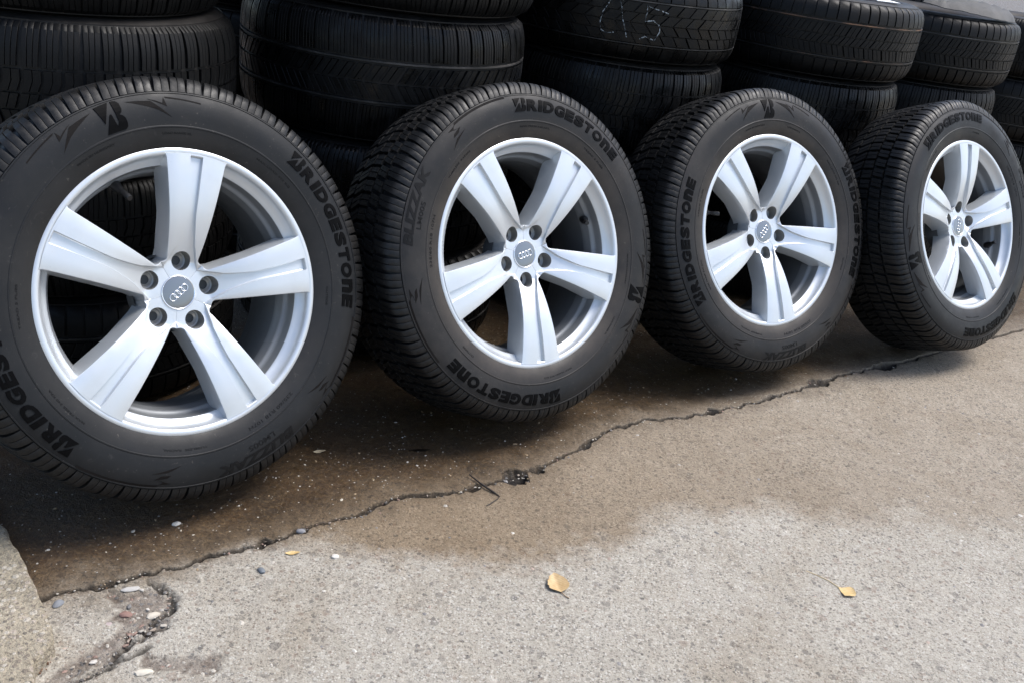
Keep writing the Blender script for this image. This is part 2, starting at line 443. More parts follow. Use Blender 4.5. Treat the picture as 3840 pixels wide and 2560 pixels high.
# ------------------------------------------------------------------ tyres
class Tyre:
    """cross-section of a tyre; axis local Z, mid-plane z=0"""
    def __init__(s, R, w, rb, depth=.007, square=1.0):
        s.R, s.w, s.rb, s.depth = R, w, rb, depth
        H = R - rb
        s.side = [(rb - .006, .405 * w), (rb - .001, .43 * w), (rb + .006, .452 * w), (rb + .022, .478 * w), (rb + .036, .490 * w), (rb + .037, .4945 * w), (rb + .0388, .4945 * w), (rb + .0398, .4915 * w),
                  (rb + .45 * H, .499 * w), (rb + .56 * H, .497 * w), (rb + .64 * H, .488 * w), (rb + .70 * H, .477 * w), (rb + .725 * H, .4715 * w), (rb + .731 * H, .4755 * w), (rb + .747 * H, .4725 * w), (rb + .752 * H, .466 * w)]
        # shoulder to centre
        if square == 1.0:
            raw = [(rb + .752 * H, .466 * w), (rb + .82 * H, .455 * w), (rb + .885 * H, .438 * w), (R - .0085, .414 * w), (R - .0050, .385 * w), (R - .0028, .335 * w), (R - .0012, .22 * w), (R, 0.0)]
        else:
            raw = [(rb + .752 * H, .466 * w), (rb + .83 * H, .446 * w), (rb + .90 * H, .415 * w), (R - .0085, .378 * w), (R - .0048, .335 * w), (R - .0026, .28 * w), (R - .0010, .18 * w), (R, 0.0)]
        L = [0]
        for a, b in zip(raw, raw[1:]): L.append(L[-1] + math.hypot(a[0] - b[0], a[1] - b[1]))
        s.L = L; s.T = L[-1]
        s.raw = raw
    def surf(s, tau, h=0.0):
        """tau 1 = shoulder ring, 0 = crown, negative = other side; h = height below/above surface"""
        d = (1 - abs(tau)) * s.T
        r = catmull(s.L, [q[0] for q in s.raw], d); z = catmull(s.L, [q[1] for q in s.raw], d)
        e = s.T * .01
        d0, d1 = max(0, d - e), min(s.T, d + e)
        dr = catmull(s.L, [q[0] for q in s.raw], d1) - catmull(s.L, [q[0] for q in s.raw], d0)
        dz = catmull(s.L, [q[1] for q in s.raw], d1) - catmull(s.L, [q[1] for q in s.raw], d0)
        k = math.hypot(dr, dz); n = (-dz / k, dr / k)
        r, z = r + n[0] * h, z + n[1] * h
        return (r, z if tau >= 0 else -z)
    def side_z(s, r):
        return float(np.interp(r, [q[0] for q in s.side], [q[1] for q in s.side]))
    def carcass(s, n=144):
        base = []
        for k in range(0, 13):
            tau = 1 - k / 12
            dep = s.depth * min(1, .15 + (1 - tau) * 6)
            base.append(s.surf(tau, -dep))
        half = s.side[:-1] + base
        prof = half + [(r, -z) for r, z in reversed(half[:-1])]
        rb, w, R = s.rb, s.w, s.R
        H = R - rb
        inner = [(rb - .004, -.37 * w), (rb + .02, -.415 * w), (rb + .5 * H, -.455 * w), (rb + .75 * H, -.42 * w), (R - .024, -.33 * w), (R - .019, 0)]
        inner = inner + [(r, -z) for r, z in reversed(inner[:-1])]
        return lathe(prof + inner, n, closed=True)
    def tread(s, rows, npitch):
        """rows: dicts t0,t1 (tau range), off (func tau -> pitch fraction), gap (m), sub (strips), sip (m), K, skip"""
        V, Fc = [], []
        for row in rows:
            K = row.get('K', 4)
            taus = [row['t0'] + (row['t1'] - row['t0']) * k / (K - 1) for k in range(K)]
            top = [s.surf(q, row.get('h', 0.0)) for q in taus]
            bot = [s.surf(q, -s.depth * min(1, .15 + (1 - abs(q)) * 6) - .0008) for q in taus]
            nsub = row.get('sub', 1)
            mult = row.get('mult', 1)
            N = npitch * mult
            P = 2 * PI / N
            for i in range(N):
                jit = random.uniform(-.03, .03)
                for q in range(nsub):
                    rings = []
                    for k in range(K):
                        g = (row.get('gap1', row['gap']) + (row['gap'] - row.get('gap1', row['gap'])) * min(1, (1 - abs(taus[k])) * 2.2)) / s.R
                        sp = row.get('sip', .0011) / s.R
                        a0, a1 = g / 2, P - g / 2
                        wd = (a1 - a0 - sp * (nsub - 1)) / nsub
                        x0 = a0 + q * (wd + sp); x1 = x0 + wd
                        o = i * P + (row['off'](taus[k]) + jit + row.get('ph', 0)) * P
                        zz = row.get('zig', 0) * P * (1 if k % 2 else -1)
                        x0 += o + zz; x1 += o + zz
                        if row.get('ring'): x0, x1 = i * P, (i + 1) * P
                        (rt, zt), (rb_, zb) = top[k], bot[k]
                        c = min(.0006 / s.R, wd * .2)
                        rings.append([(rb_, x0, zb), (rt - .0005, x0, zt), (rt, x0 + c, zt), (rt, x1 - c, zt), (rt - .0005, x1, zt), (rb_, x1, zb)])
                    b0 = len(V)
                    for rg in rings:
                        for r, x, z in rg: V.append((r * math.cos(x), r * math.sin(x), z))
                    for k in range(K - 1):
                        for e in range(5):
                            a = b0 + k * 6 + e
                            Fc.append((a, a + 1, a + 7, a + 6))
                    Fc.append(tuple(b0 + e for e in range(5, -1, -1)))
                    Fc.append(tuple(b0 + (K - 1) * 6 + e for e in range(6)))
        return V, Fc

def pw(p, k): return lambda q: k * (abs(q) ** p)

# ---- text on a sidewall
def text_shape(body, size=1.0, extr=.02, bold=.0, shear=0.0):
    cu_ = bpy.data.curves.new('t', 'FONT')
    cu_.body = body; cu_.size = size; cu_.extrude = extr; cu_.offset = bold; cu_.shear = shear
    cu_.resolution_u = 3
    o = bpy.data.objects.new('t', cu_); col.objects.link(o)
    dg = bpy.context.evaluated_depsgraph_get(); dg.update()
    me = bpy.data.meshes.new_from_object(o.evaluated_get(dg))
    bpy.data.objects.remove(o, do_unlink=True)
    bm = bmesh.new(); bm.from_mesh(me); bpy.data.meshes.remove(me)
    return bm

def poly_shape(polys, extr=.02):
    bm = bmesh.new()
    for p in polys:
        f = bm.faces.new([bm.verts.new((x, y, extr)) for x, y in p])
        r = bmesh.ops.extrude_face_region(bm, geom=[f])
        for v in r['geom']:
            if isinstance(v, bmesh.types.BMVert): v.co.z = -extr
    bmesh.ops.recalc_face_normals(bm, faces=bm.faces)
    return bm

LOGO_B = [[(0.0, .97), (.56, 1.0), (.14, .36)],
          [(.06, .0), (.86, .0), (.97, .07), (1.0, .2), (.98, .38), (.90, .47), (.80, .52), (.90, .58), (.95, .68), (.94, .88), (.86, .97), (.74, 1.0), (.66, 1.0), (.68, .30), (.60, .16), (.55, .24), (.50, .60), (.44, .60)]]

def bounds(bm):
    xs = [v.co.x for v in bm.verts]; ys = [v.co.y for v in bm.verts]
    return min(xs), max(xs), min(ys), max(ys)

def fit(bm, x0, x1, y0, y1):
    a, b, c_, d = bounds(bm)
    for v in bm.verts:
        v.co.x = x0 + (v.co.x - a) / (b - a) * (x1 - x0)
        v.co.y = y0 + (v.co.y - c_) / (d - c_) * (y1 - y0)

def join(bms):
    out = bmesh.new()
    for b in bms:
        me = bpy.data.meshes.new('j'); b.to_mesh(me); out.from_mesh(me); bpy.data.meshes.remove(me); b.free()
    return out

def wrap(bm, ty, ang, rc, zc, lift, thick, mat, name):
    """x = arc length at radius rc (clockwise), y = radial offset; wraps onto the front sidewall"""
    x0, x1, y0, y1 = bounds(bm)
    for k in range(1, 8):
        y = y0 + (y1 - y0) * k / 8
        bmesh.ops.bisect_plane(bm, geom=bm.verts[:] + bm.edges[:] + bm.faces[:], plane_co=(0, y, 0), plane_no=(0, 1, 0))
    nx = max(2, int((x1 - x0) / .012))
    for k in range(1, nx):
        x = x0 + (x1 - x0) * k / nx
        bmesh.ops.bisect_plane(bm, geom=bm.verts[:] + bm.edges[:] + bm.faces[:], plane_co=(x, 0, 0), plane_no=(1, 0, 0))
    zs = [v.co.z for v in bm.verts]; zt = max(zs)
    for v in bm.verts:
        r = rc + v.co.y
        th = math.radians(ang) + v.co.x / rc
        z = zc + ty.side_z(r) + (lift if v.co.z > zt - 1e-6 else lift - thick)
        v.co = (r * math.sin(th), r * math.cos(th), z)
    me = bpy.data.meshes.new(name); bm.to_mesh(me); bm.free()
    me.materials.append(mat)
    return me

# ------------------------------------------------------------------ the alloy rim (spokes modelled from one 72 degree sector)
RR = .246
def build_spoke():
    zx = [0, .12, .17, .20, .235, .27, .32, .40, .50, .60, .72, .85, .93, 1.0]
    zy = [-.0345, -.0338, -.0325, -.0300, -.0268, -.0232, -.0185, -.0120, -.0060, -.0020, .0004, .0012, .0010, .0006]
    def ztop(a): return catmull(zx, zy, a)
    ex = [.206, .214, .2355, .27, .35, .5, .7, .9, .935, .950, .960, .968]
    ey = [.150, .131, .112, .1165, .1275, .148, .1765, .2050, .2105, .2145, .2190, .2250]
    def edge(a):
        return a * math.tan(math.radians(36)) if a < .206 else catmull(ex, ey, a)
    gx = [.04, .162, .20, .24, .30, .40, .50, .56, .70, .955]
    gy = [.03, .1165, .104, .090, .070, .049, .035, .0295, .0315, .0405]
    rows = [.05, .09, .12, .145, .160, .170, .182, .194, .206, .210, .214, .222, .2355, .25, .27, .30, .33, .37, .42, .47, .52, .56, .60, .66, .72, .78, .84, .89, .925, .935, .945, .952, .958, .963, .968]
    rend = .970
    loops = []
    for a in rows:
        e = edge(a)
        g = min(catmull(gx, gy, a), e * .985)
        zt = ztop(a)
        hubm = max(0.0, min(1.0, (.30 - a) / .12))
        gd = .0072 * (1 - hubm) + .0072 * hubm
        floor_ = zt - gd
        if a < .235: floor_ = -.0350
        if a > .945: floor_ = zt - .0072 * max(0, 1 - (a - .945) / .008)
        wall = .005 if a > .30 else .010
        g1 = min(g + wall, e - .002) if e - .002 > g else e - .001
        rail = zt if a >= .162 else floor_
        if .162 <= a < .20: rail = floor_ + (zt - floor_) * ((a - .162) / .038) ** .6
        ch = min(.0055, (e - g1) * .3)
        zb = -.050 - .030 * max(0, min(1, (.55 - a) / .35))
        if a > .85: zb = -.050 + .032 * min(1, (a - .85) / .1)
        dr = .018 + .02 * hubm
        inner = a < .206
        if inner: dr = 0.0
        cols = [(0, floor_), (g * .55, floor_), (g * .93, floor_ + .0001), (g + (g1 - g) * .25, floor_ + (rail - floor_) * .12), (g + (g1 - g) * .75, floor_ + (rail - floor_) * .88),
                (g1, rail), (g1 + (e - g1) * .4, rail + .0002), (e - ch, rail), (e - ch * .3, rail - .0003), (e, rail - .0011), (e + dr * .3, rail - .012), (e + dr * .7, (rail + zb) / 2 - .004), (e + dr, zb), (e * .5, zb - .002), (0, zb - .002)]
        full = []
        for b, z in cols:
            w = max(0, min(1, (a - .55) / .4))
            sag = (rend - math.sqrt(max(.01, rend ** 2 - min(abs(b), .5) ** 2)))
            full.append((b * RR, (a - w * sag) * RR, z))
        left = [(-x, y, z) for x, y, z in reversed(full[1:-1])]
        loops.append(full + left)
    n = len(loops[0])
    V = [p for lp in loops for p in lp]
    Fc = []
    for i in range(len(rows) - 1):
        for j in range(n):
            k = (j + 1) % n
            Fc.append((i * n + j, i * n + k, (i + 1) * n + k, (i + 1) * n + j))
    Fc.append(tuple(range(n - 1, -1, -1)))
    Fc.append(tuple((len(rows) - 1) * n + j for j in range(n)))
    bm = bmesh.new()
    bv = [bm.verts.new(p) for p in V]
    for f in Fc: bm.faces.new([bv[i] for i in f])
    bmesh.ops.remove_doubles(bm, verts=bm.verts, dist=1e-6)
    bmesh.ops.recalc_face_normals(bm, faces=bm.faces)
    me = bpy.data.meshes.new('spoke'); bm.to_mesh(me); bm.free()
    me.materials.append(M['alloy']); me.materials.append(M['lug'])
    o = bpy.data.objects.new('spoke_raw', me); col.objects.link(o)
    # countersunk bolt pocket
    V, Fc = lathe([(.0001, .05), (.0168, .05), (.0168, -.030), (.0160, -.060), (.0001, -.060)], 40)
    V = [(x, y + .0555, z) for x, y, z in V]
    cbm = bmesh.new()
    cv_ = [cbm.verts.new(p) for p in V]
    for f in Fc: cbm.faces.new([cv_[i] for i in f])
    bmesh.ops.remove_doubles(cbm, verts=cbm.verts, dist=2e-4)
    bmesh.ops.recalc_face_normals(cbm, faces=cbm.faces)
    cme = bpy.data.meshes.new('cut'); cbm.to_mesh(cme); cbm.free()
    cme.materials.append(M['alloy']); cme.materials.append(M['lug'])
    for p in cme.polygons: p.material_index = 1
    co = bpy.data.objects.new('cut', cme); col.objects.link(co)
    md = o.modifiers.new('b', 'BOOLEAN'); md.operation = 'DIFFERENCE'; md.solver = 'EXACT'; md.object = co
    dg = bpy.context.evaluated_depsgraph_get(); dg.update()
    res = bpy.data.meshes.new_from_object(o.evaluated_get(dg))
    bpy.data.objects.remove(o, do_unlink=True); bpy.data.objects.remove(co, do_unlink=True)
    res.shade_smooth(); res.set_sharp_from_angle(angle=math.radians(20))
    res.name = 'spoke'
    return res

ME = {}
ME['spoke'] = build_spoke()
rim_prof = [(.2360, -.0160), (.2430, -.0110), (.2465, -.0070), (.2472, -.0035), (.2462, -.0008), (.2440, .0004), (.2400, .0004), (.2368, -.0004), (.2350, -.0022), (.2338, -.0060), (.2325, -.0100), (.2285, -.0150), (.2240, -.0190), (.2200, -.0212),
            (.2188, -.0228), (.2182, -.0260), (.2172, -.0330), (.2165, -.0400), (.2155, -.0440), (.2120, -.0470), (.2095, -.0490), (.2085, -.0530), (.2080, -.0580), (.2065, -.0620), (.2050, -.0720), (.2030, -.1000), (.2040, -.1300), (.2090, -.1600), (.2160, -.1750), (.2180, -.2000), (.2240, -.2080), (.2300, -.2140),
            (.2330, -.2140), (.2320, -.2000), (.2220, -.1900), (.2170, -.1500), (.2120, -.1100), (.2140, -.0720), (.2220, -.0560), (.2280, -.0300)]
ME['rim_b'] = mesh_of('rim', *lathe(rim_prof, 160, True), M['alloy'], 40)
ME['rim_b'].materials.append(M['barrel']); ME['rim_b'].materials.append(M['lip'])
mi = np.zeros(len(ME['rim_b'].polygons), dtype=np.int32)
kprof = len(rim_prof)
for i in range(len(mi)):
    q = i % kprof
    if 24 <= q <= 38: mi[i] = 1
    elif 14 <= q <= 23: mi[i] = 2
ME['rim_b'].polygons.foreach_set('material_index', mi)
# hub back plate and mounting face behind the spokes
ME['hub'] = mesh_of('hub', *lathe([(.033, -.050), (.033, -.100), (.060, -.104), (.068, -.098), (.070, -.074), (.0700, -.060)], 64), M['barrel'], 30)
# bolt seat: conical washer face with a dark bore
ME['seat'] = mesh_of('bolt_seat', *lathe([(.0161, -.0565), (.0135, -.0575), (.0125, -.0560), (.0118, -.0560), (.0085, -.0585), (.0080, -.0585)], 40), M['lug'], 30)
ME['bore'] = mesh_of('bolt_bore', *lathe([(.0082, -.0584), (.0076, -.0588), (.0001, -.0590)], 32), M['black'], 30)  # black disc painted in for the shade inside the bolt hole
ME['cap'] = mesh_of('center_cap', *lathe([(.0302, -.0400), (.0302, -.0338), (.0298, -.0330), (.0290, -.0328), (.0284, -.0331), (.0278, -.0337), (.0272, -.0336), (.0200, -.0331), (.0100, -.0328), (.0001, -.0327)], 72), M['cap'], 50)
ME['cap'].materials.append(M['chrome'])
for i, p in enumerate(ME['cap'].polygons):
    if i % 9 < 5: p.material_index = 1
def ring_mesh():
    V, Fc = [], []
    for q in range(4):
        cx = (q - 1.5) * .0088
        b0 = len(V); n, k = 40, 8
        for i in range(n):
            t_ = 2 * PI * i / n
            for j in range(k):
                s_ = 2 * PI * j / k
                r = .0060 + .00088 * math.cos(s_)
                V.append((cx + r * math.cos(t_), r * math.sin(t_), -.0328 + (.00075 if q % 2 else .0005) + .0007 * math.sin(s_)))
        for i in range(n):
            for j in range(k):
                Fc.append((b0 + i * k + j, b0 + ((i + 1) % n) * k + j, b0 + ((i + 1) % n) * k + (j + 1) % k, b0 + i * k + (j + 1) % k))
    return V, Fc
ME['rings'] = mesh_of('emblem', *ring_mesh(), M['chrome'], 60)
ME['valve'] = mesh_of('valve_stem', *lathe([(.0001, .030), (.0036, .030), (.0042, .028), (.0042, .017), (.0036, .016), (.0036, .012), (.0058, .008), (.0064, .002), (.0075, 0), (.0075, -.010)], 20), M['black'], 35)

FT = Tyre(.369, .240, .243, .0095)
ZM = -.1075                      # mid-plane of the tyre behind the outer rim flange
ME['tyre'] = mesh_of('tyre', *FT.carcass(160), M['sidewall'], 32)
A_off = lambda q: -1.15 * (1 - abs(q)) ** 1.4
rowsA = []
for sgn in (1, -1):
    rowsA += [dict(t0=sgn * .995, t1=sgn * .47, off=A_off, gap=.0088, gap1=.0028, sub=2, sip=.0010, K=9),
              dict(t0=sgn * .42, t1=sgn * .17, off=A_off, gap=.0085, sub=2, sip=.0013, K=4, ph=.25)]
rowsA += [dict(t0=.12, t1=-.12, off=lambda q: .6 * q, gap=.007, sub=2, sip=.0012, K=3, ph=.5)]
ME['tread'] = mesh_of('tread', *FT.tread(rowsA, 76), M['tread'], 30)
for k in ('tyre', 'tread'): ME[k].transform(Matrix.Translation((0, 0, ZM)))

def word():
    """the maker's name: emblem letter first, then widely set letters"""
    parts = []
    H_ = .0245
    widths = [1.16, 1.0, .36, 1.0, 1.0, .86, .96, .92, 1.02, .94, .86]
    letters = ['#', 'R', 'I', 'D', 'G', 'E', 'S', 'T', 'O', 'n', 'E']
    gap_ = .115
    tot = sum(widths) + gap_ * (len(widths) - 1)
    sc = .318 * math.radians(57) / tot
    x = -tot / 2
    for L_, w_ in zip(letters, widths):
        if L_ == '#':
            b = poly_shape(LOGO_B); y0, y1 = -H_ * .54, H_ * .62
        else:
            b = text_shape(L_, 1, .02, .055); y0, y1 = -H_ / 2, H_ / 2
        fit(b, x * sc, (x + w_) * sc, y0, y1)
        for v in b.verts: v.co.x += .12 * (v.co.y)
        parts.append(b); x += w_ + gap_
    return join(parts)
ME['word0'] = wrap(word(), FT, 90, .3135, ZM, .0014, .0032, M['letter'], 'lettering')
ME['word1'] = wrap(word(), FT, 270, .3135, ZM, .0014, .0032, M['letter'], 'lettering')
b = poly_shape(LOGO_B); fit(b, -.0205, .0205, -.0235, .0235)
ME['logo'] = wrap(b, FT, 0, .3095, ZM, .0014, .0032, M['letter'], 'emblem')
b = text_shape('BLIZZAK', 1, .02, .045); fit(b, -.080, .080, -.0095, .0095)
for v in b.verts: v.co.x += .25 * v.co.y
ME['model'] = wrap(b, FT, 180, .3225, ZM, .0007, .002, M['letter_soft'], 'lettering')
b = text_shape('LM005', 1, .02, .012); fit(b, -.028, .028, -.0052, .0052)
ME['code'] = wrap(b, FT, 177, .3030, ZM, .0006, .002, M['letter_soft'], 'lettering')
small = []
for txt, ang, ln, hh in (('235/60 R18 107H', 168, .105, .0062), ('TUBELESS  RADIAL', 205, .08, .0036), ('MADE IN HUNGARY', 350, .07, .0036), ('LOAD RANGE XL', 20, .05, .0036), ('MAX LOAD 975 KG', 60, .08, .0034), ('OUTSIDE', 115, .035, .004), ('MAX PRESS 340 KPA', 252, .08, .0034), ('TREAD 3 PLIES', 290, .07, .0034)):
    b = text_shape(txt, 1, .02, .01); fit(b, -ln / 2, ln / 2, -hh / 2, hh / 2)
    small.append(wrap(b, FT, ang, .2700, ZM, .0004, .0015, M['letter_soft'], 'lettering'))
# lightning motifs
def motif(polys, ang, rc, name='bolt_motif'):
    return wrap(poly_shape(polys), FT, ang, rc, ZM, .00045, .0015, M['motif'], name)
BOLT = [[(-.006, .013), (.034, .009), (.066, -.018), (.040, -.004)], [(.030, .0125), (.060, -.001), (.056, .014), (.053, .0045), (.044, .0085)], [(.058, .0150), (.118, .0095), (.118, .0075), (.060, .0125)]]
BOLT_M = [[(-x, y) for x, y in reversed(p)] for p in BOLT]
mot = [motif([[(x + .034, y) for x, y in p] for p in BOLT], 0, .314), motif([[(x - .034, y) for x, y in p] for p in BOLT_M], 0, .314)]
ZIG = [[(-.030, -.016), (.022, .000), (-.006, -.004)], [(-.006, .006), (.016, .010), (.004, .002), (-.012, .001)],
       [(-.014, .016), (.012, .009), (-.002, .012), (.010, .022), (.14, .023), (.142, .019), (.012, .0185)]]
mot.append(motif(ZIG, 212, .3120)); mot.append(motif([[(-x, y) for x, y in reversed(p)] for p in ZIG], 148, .3120))

def wheel_frame(yaw, lean):
    n = Vector((math.sin(yaw) * math.cos(lean), -math.cos(yaw) * math.cos(lean), math.sin(lean)))
    u = Vector((math.cos(yaw), math.sin(yaw), 0))
    v = n.cross(u)
    return u, v, n

WHEELS = [  # flange centre x, y, yaw, lean, spoke angle, tyre angle, valve angle, emblem angle, label
    (-.56625, 1.50048, .77431, .32608, 12.9, -15.6, -21.0, 33, 'largest silver five-spoke alloy wheel with winter tyre, nearest at the left of the leaning row', 'sidewall'),
    (.01993, 1.9634, .70844, .36734, 37.8, 113.2, 73, 12, 'silver five-spoke alloy wheel with winter tyre, second from the left in the leaning row', 'sidewall_dusty'),
    (.62619, 2.41442, .60972, .38716, 32.4, -2.5, -73, 45, 'silver five-spoke alloy wheel with winter tyre, third from the left in the leaning row', 'sidewall_dusty'),
    (1.27328, 2.77732, .67309, .41752, 6.9, -104, 110, 70, 'silver five-spoke alloy wheel with winter tyre, farthest right in the leaning row', 'sidewall')]
me_tyre2 = ME['tyre'].copy(); me_tyre2.materials[0] = M['sidewall_dusty']
for wi, (X, Y, yaw, lean, sa, ta, va, ea, lab, side) in enumerate(WHEELS):
    u, v, n = wheel_frame(yaw, lean)
    cand = [(FT.surf(q)[0], FT.surf(q)[1] + ZM) for q in np.linspace(-1, 1, 60)]
    low = min((-r * v.z + z * n.z, r, z) for r, z in cand)
    C = Vector((X, Y, -low[0] + .002))
    base = C - v * low[1] + n * low[2]
    root = empty('car_wheel')
    mw = Matrix.Identity(4)
    for i in range(3):
        mw[i][0] = u[i]; mw[i][1] = v[i]; mw[i][2] = n[i]; mw[i][3] = base[i]
    root.matrix_world = mw
    tag(root, lab, 'wheel', 'alloy wheels leaning in a row')
    off = Vector((0, low[1], -low[2]))
    ty = ob('tyre', ME['tyre'] if side == 'sidewall' else me_tyre2, root, off, -math.radians(ta))
    ob('tread', ME['tread'], ty)
    ob('maker_lettering', ME['word0'], ty); ob('maker_lettering', ME['word1'], ty)
    ob('maker_emblem', ME['logo'], ty)
    ob('model_lettering', ME['model'], ty); ob('code_lettering', ME['code'], ty)
    for s_ in small: ob('size_lettering', s_, ty)
    for s_ in mot: ob('lightning_motif', s_, ty)
    rim = ob('rim', ME['rim_b'], root, off, -math.radians(sa))
    ob('hub', ME['hub'], rim)
    for k in range(5):
        q = -2 * PI * k / 5
        ob('spoke', ME['spoke'], rim, None, q)
        p = Vector((0.0555 * math.sin(-q), .0555 * math.cos(q), 0))
        ob('bolt_seat', ME['seat'], rim, p); ob('bolt_bore', ME['bore'], rim, p)
    cap = ob('center_cap', ME['cap'], root, off)
    ob('emblem', ME['rings'], cap, None, math.radians(ea))
    q = math.radians(va)
    vo_ = ob('valve_stem', ME['valve'], root)
    d = Vector((math.sin(q), math.cos(q), 0))
    dirv = (-d * .55 + Vector((0, 0, .83))).normalized()
    mq = dirv.to_track_quat('Z', 'Y')
    vo_.rotation_euler = mq.to_euler()
    vo_.location = off + d * .203 + Vector((0, 0, -.050)); vo_.scale = (1.25, 1.25, 1.35)

# ------------------------------------------------------------------ stacked tyres
def zig(q): return .9 * q
PAT = {
 'winter': lambda: ([dict(t0=s * .99, t1=s * .42, off=lambda q: .25 * abs(q), gap=.0075, gap1=.003, sub=3, sip=.0010, K=6) for s in (1, -1)]
                   + [dict(t0=s * .38, t1=s * .12, off=lambda q: .7 * abs(q), gap=.006, sub=2, sip=.0011, K=3, zig=.05) for s in (1, -1)]
                   + [dict(t0=.09, t1=-.09, off=lambda q: 1.2 * q, gap=.005, sub=2, K=3)], 64),
 'wide': lambda: ([dict(t0=s * .99, t1=s * .36, off=lambda q: -.3 * abs(q), gap=.0055, sub=4, sip=.0009, K=6) for s in (1, -1)]
                   + [dict(t0=s * .255, t1=s * .02, off=lambda q: 2.4 * abs(q), gap=.0075, sub=2, sip=.0016, K=4) for s in (1, -1)], 60),
 'directional': lambda: ([dict(t0=s * .99, t1=s * .53, off=lambda q: -.25 * abs(q), gap=.0030, sub=1, K=6) for s in (1, -1)]
                   + [dict(t0=s * .46, t1=s * .24, off=lambda q: 2.2 * abs(q) ** 1.1, gap=.0040, sub=1, K=4) for s in (1, -1)]
                   + [dict(t0=s * .22, t1=s * .01, off=lambda q: 2.6 * abs(q), gap=.0040, sub=1, K=4, ph=.3) for s in (1, -1)], 56),
 'ribbed': lambda: ([dict(t0=s * .99, t1=s * .48, off=lambda q: .10 * abs(q), gap=.0042, sub=1, K=6) for s in (1, -1)]
                   + [dict(t0=s * .36, t1=s * .12, off=lambda q: 1.5 * abs(q), gap=.0042, sub=2, sip=.001, K=4) for s in (1, -1)]
                   + [dict(t0=.09, t1=-.09, off=lambda q: 2.4 * q, gap=.004, sub=2, K=3)], 66),
}
RIBS = {'winter': [], 'wide': [.305, -.305], 'directional': [.495, -.495], 'ribbed': [.42, -.42]}
cache = {}
def stack_mesh(pat, R, w, tm):
    key = (pat, R, w)
    if key not in cache:
        ty = Tyre(R, w, .232, .0065, .9)
        rows, n = PAT[pat]()
        ca_ = mesh_of('carcass', *ty.carcass(112), M['old_side'], 32)
        V, Fc = ty.tread(rows, n)
        tr = mesh_of('tread', V, Fc, M['old_tread'], 30)
        rb_ = None
        if RIBS[pat]:
            rr = []
            for q in RIBS[pat]:
                hw_ = .012
                pr = [ty.surf(q + hw_ * k, -.0065 if abs(k) == 1.6 else -.0002) for k in (-1.6, -1, 0, 1, 1.6)]
                rr.append(lathe(pr, 112))
            V, Fc = [], []
            for a, b2 in rr:
                o_ = len(V); V += a; Fc += [tuple(i + o_ for i in f) for f in b2]
            rb_ = mesh_of('rib', V, Fc, M['rib'], 40)
        cache[key] = (ty, ca_, tr, rb_)
    ty, ca_, tr, rb_ = cache[key]
    if tm != 'old_tread':
        k2 = key + (tm,)
        if k2 not in cache:
            t2 = tr.copy(); t2.materials[0] = M[tm]; cache[k2] = t2
        tr = cache[k2]
    return ty, ca_, tr, rb_

STACKS = {}
def stack(idx, cx, cy, layers, where, group):
    """layers from the ground up: (pattern, R, width, tread material, rib material, dx, dy)"""
    z = .002
    roots = []
    names = ['bottom', 'second', 'third', 'fourth', 'fifth', 'top', 'top']
    n = len(layers)
    for k, (pat, R, w, tm, rm_, dx, dy) in enumerate(layers):
        ty, ca_, tr, rb_ = stack_mesh(pat, R, w, tm)
        root = empty('stacked_tyre')
        root.location = (cx + dx, cy + dy, z)
        root.rotation_euler = (random.uniform(-.008, .008), random.uniform(-.008, .008), random.uniform(0, 6.28))
        o1 = ob('carcass', ca_, root, (0, 0, w / 2))
        o2 = ob('tread', tr, root, (0, 0, w / 2))
        if rb_ is not None:
            r2 = rb_
            if rm_ == 'rust_rib':
                r2 = rb_.copy(); r2.materials[0] = M['rust_rib']
            ob('groove_rib', r2, root, (0, 0, w / 2))
        pos = 'topmost' if k == n - 1 else names[k] + ' up'
        if k == 0: pos = 'bottom'
        tag(root, f'worn black tyre, {pos} in the {where}', 'tyre', group)
        z += w + .001
        roots.append(root)
    STACKS[idx] = roots
    return z

def L(pat, w, R=.35, tm='old_tread', rib='rib', dx=0., dy=0.):
    return (pat, R, w, tm, rib, dx, dy)
G1 = 'tyres stacked behind the wheels'
WS = dict(tm='wet_tread')
stack(1, -1.02, 2.02, [L('ribbed', .25), L('winter', .25), L('winter', .293), L('winter', .240, .342, dx=-.02), L('wide', .25), L('ribbed', .24)], 'stack behind the leftmost wheel', G1)
stack(2, -.426, 2.474, [L('ribbed', .27, **WS), L('winter', .274, **WS), L('wide', .290, **WS), L('winter', .235, .352, dx=.006, dy=.004), L('ribbed', .24), L('winter', .24)], 'stack between the two leftmost wheels', G1)
stack(3, .156, 2.92, [L('winter', .253), L('ribbed', .253), L('winter', .240, .338, **WS), L('directional', .204, **WS)], 'chalk-marked stack', G1)
stack(4, .802, 3.342, [L('winter', .24), L('ribbed', .24), L('winter', .246, .338, **WS), L('ribbed', .232, rib='rust_rib')], 'rusty-ribbed stack', G1)
stack(5, 1.318, 3.819, [L('ribbed', .235), L('winter', .235), L('winter', .236, .338), L('ribbed', .230)], 'stack topped by the rubber strip', G1)
G2 = 'tyres stacked in the back row'
bx, by = -.60 * .74, .80 * .74
B4 = [L('ribbed', .24), L('winter', .235), L('ribbed', .24), L('winter', .245)]
stack(6, 1.90, 4.30, B4[:3] + [L('winter', .225)], 'front-row stack at the right edge', G2)
stack(7, .802 + bx, 3.342 + by, B4 + [L('ribbed', .24)], 'back-row stack behind the rusty-ribbed stack', G2)
stack(8, 1.318 + bx + .05, 3.819 + by, B4 + [L('ribbed', .24)], 'back-row stack behind the rubber strip', G2)
stack(9, 1.93 + bx, 4.30 + by, B4 + [L('ribbed', .235)], 'back-row stack near the right edge', G2)
stack(10, .156 + bx, 2.92 + by, B4 + B4[:2], 'back-row stack behind the chalk-marked stack', G2)
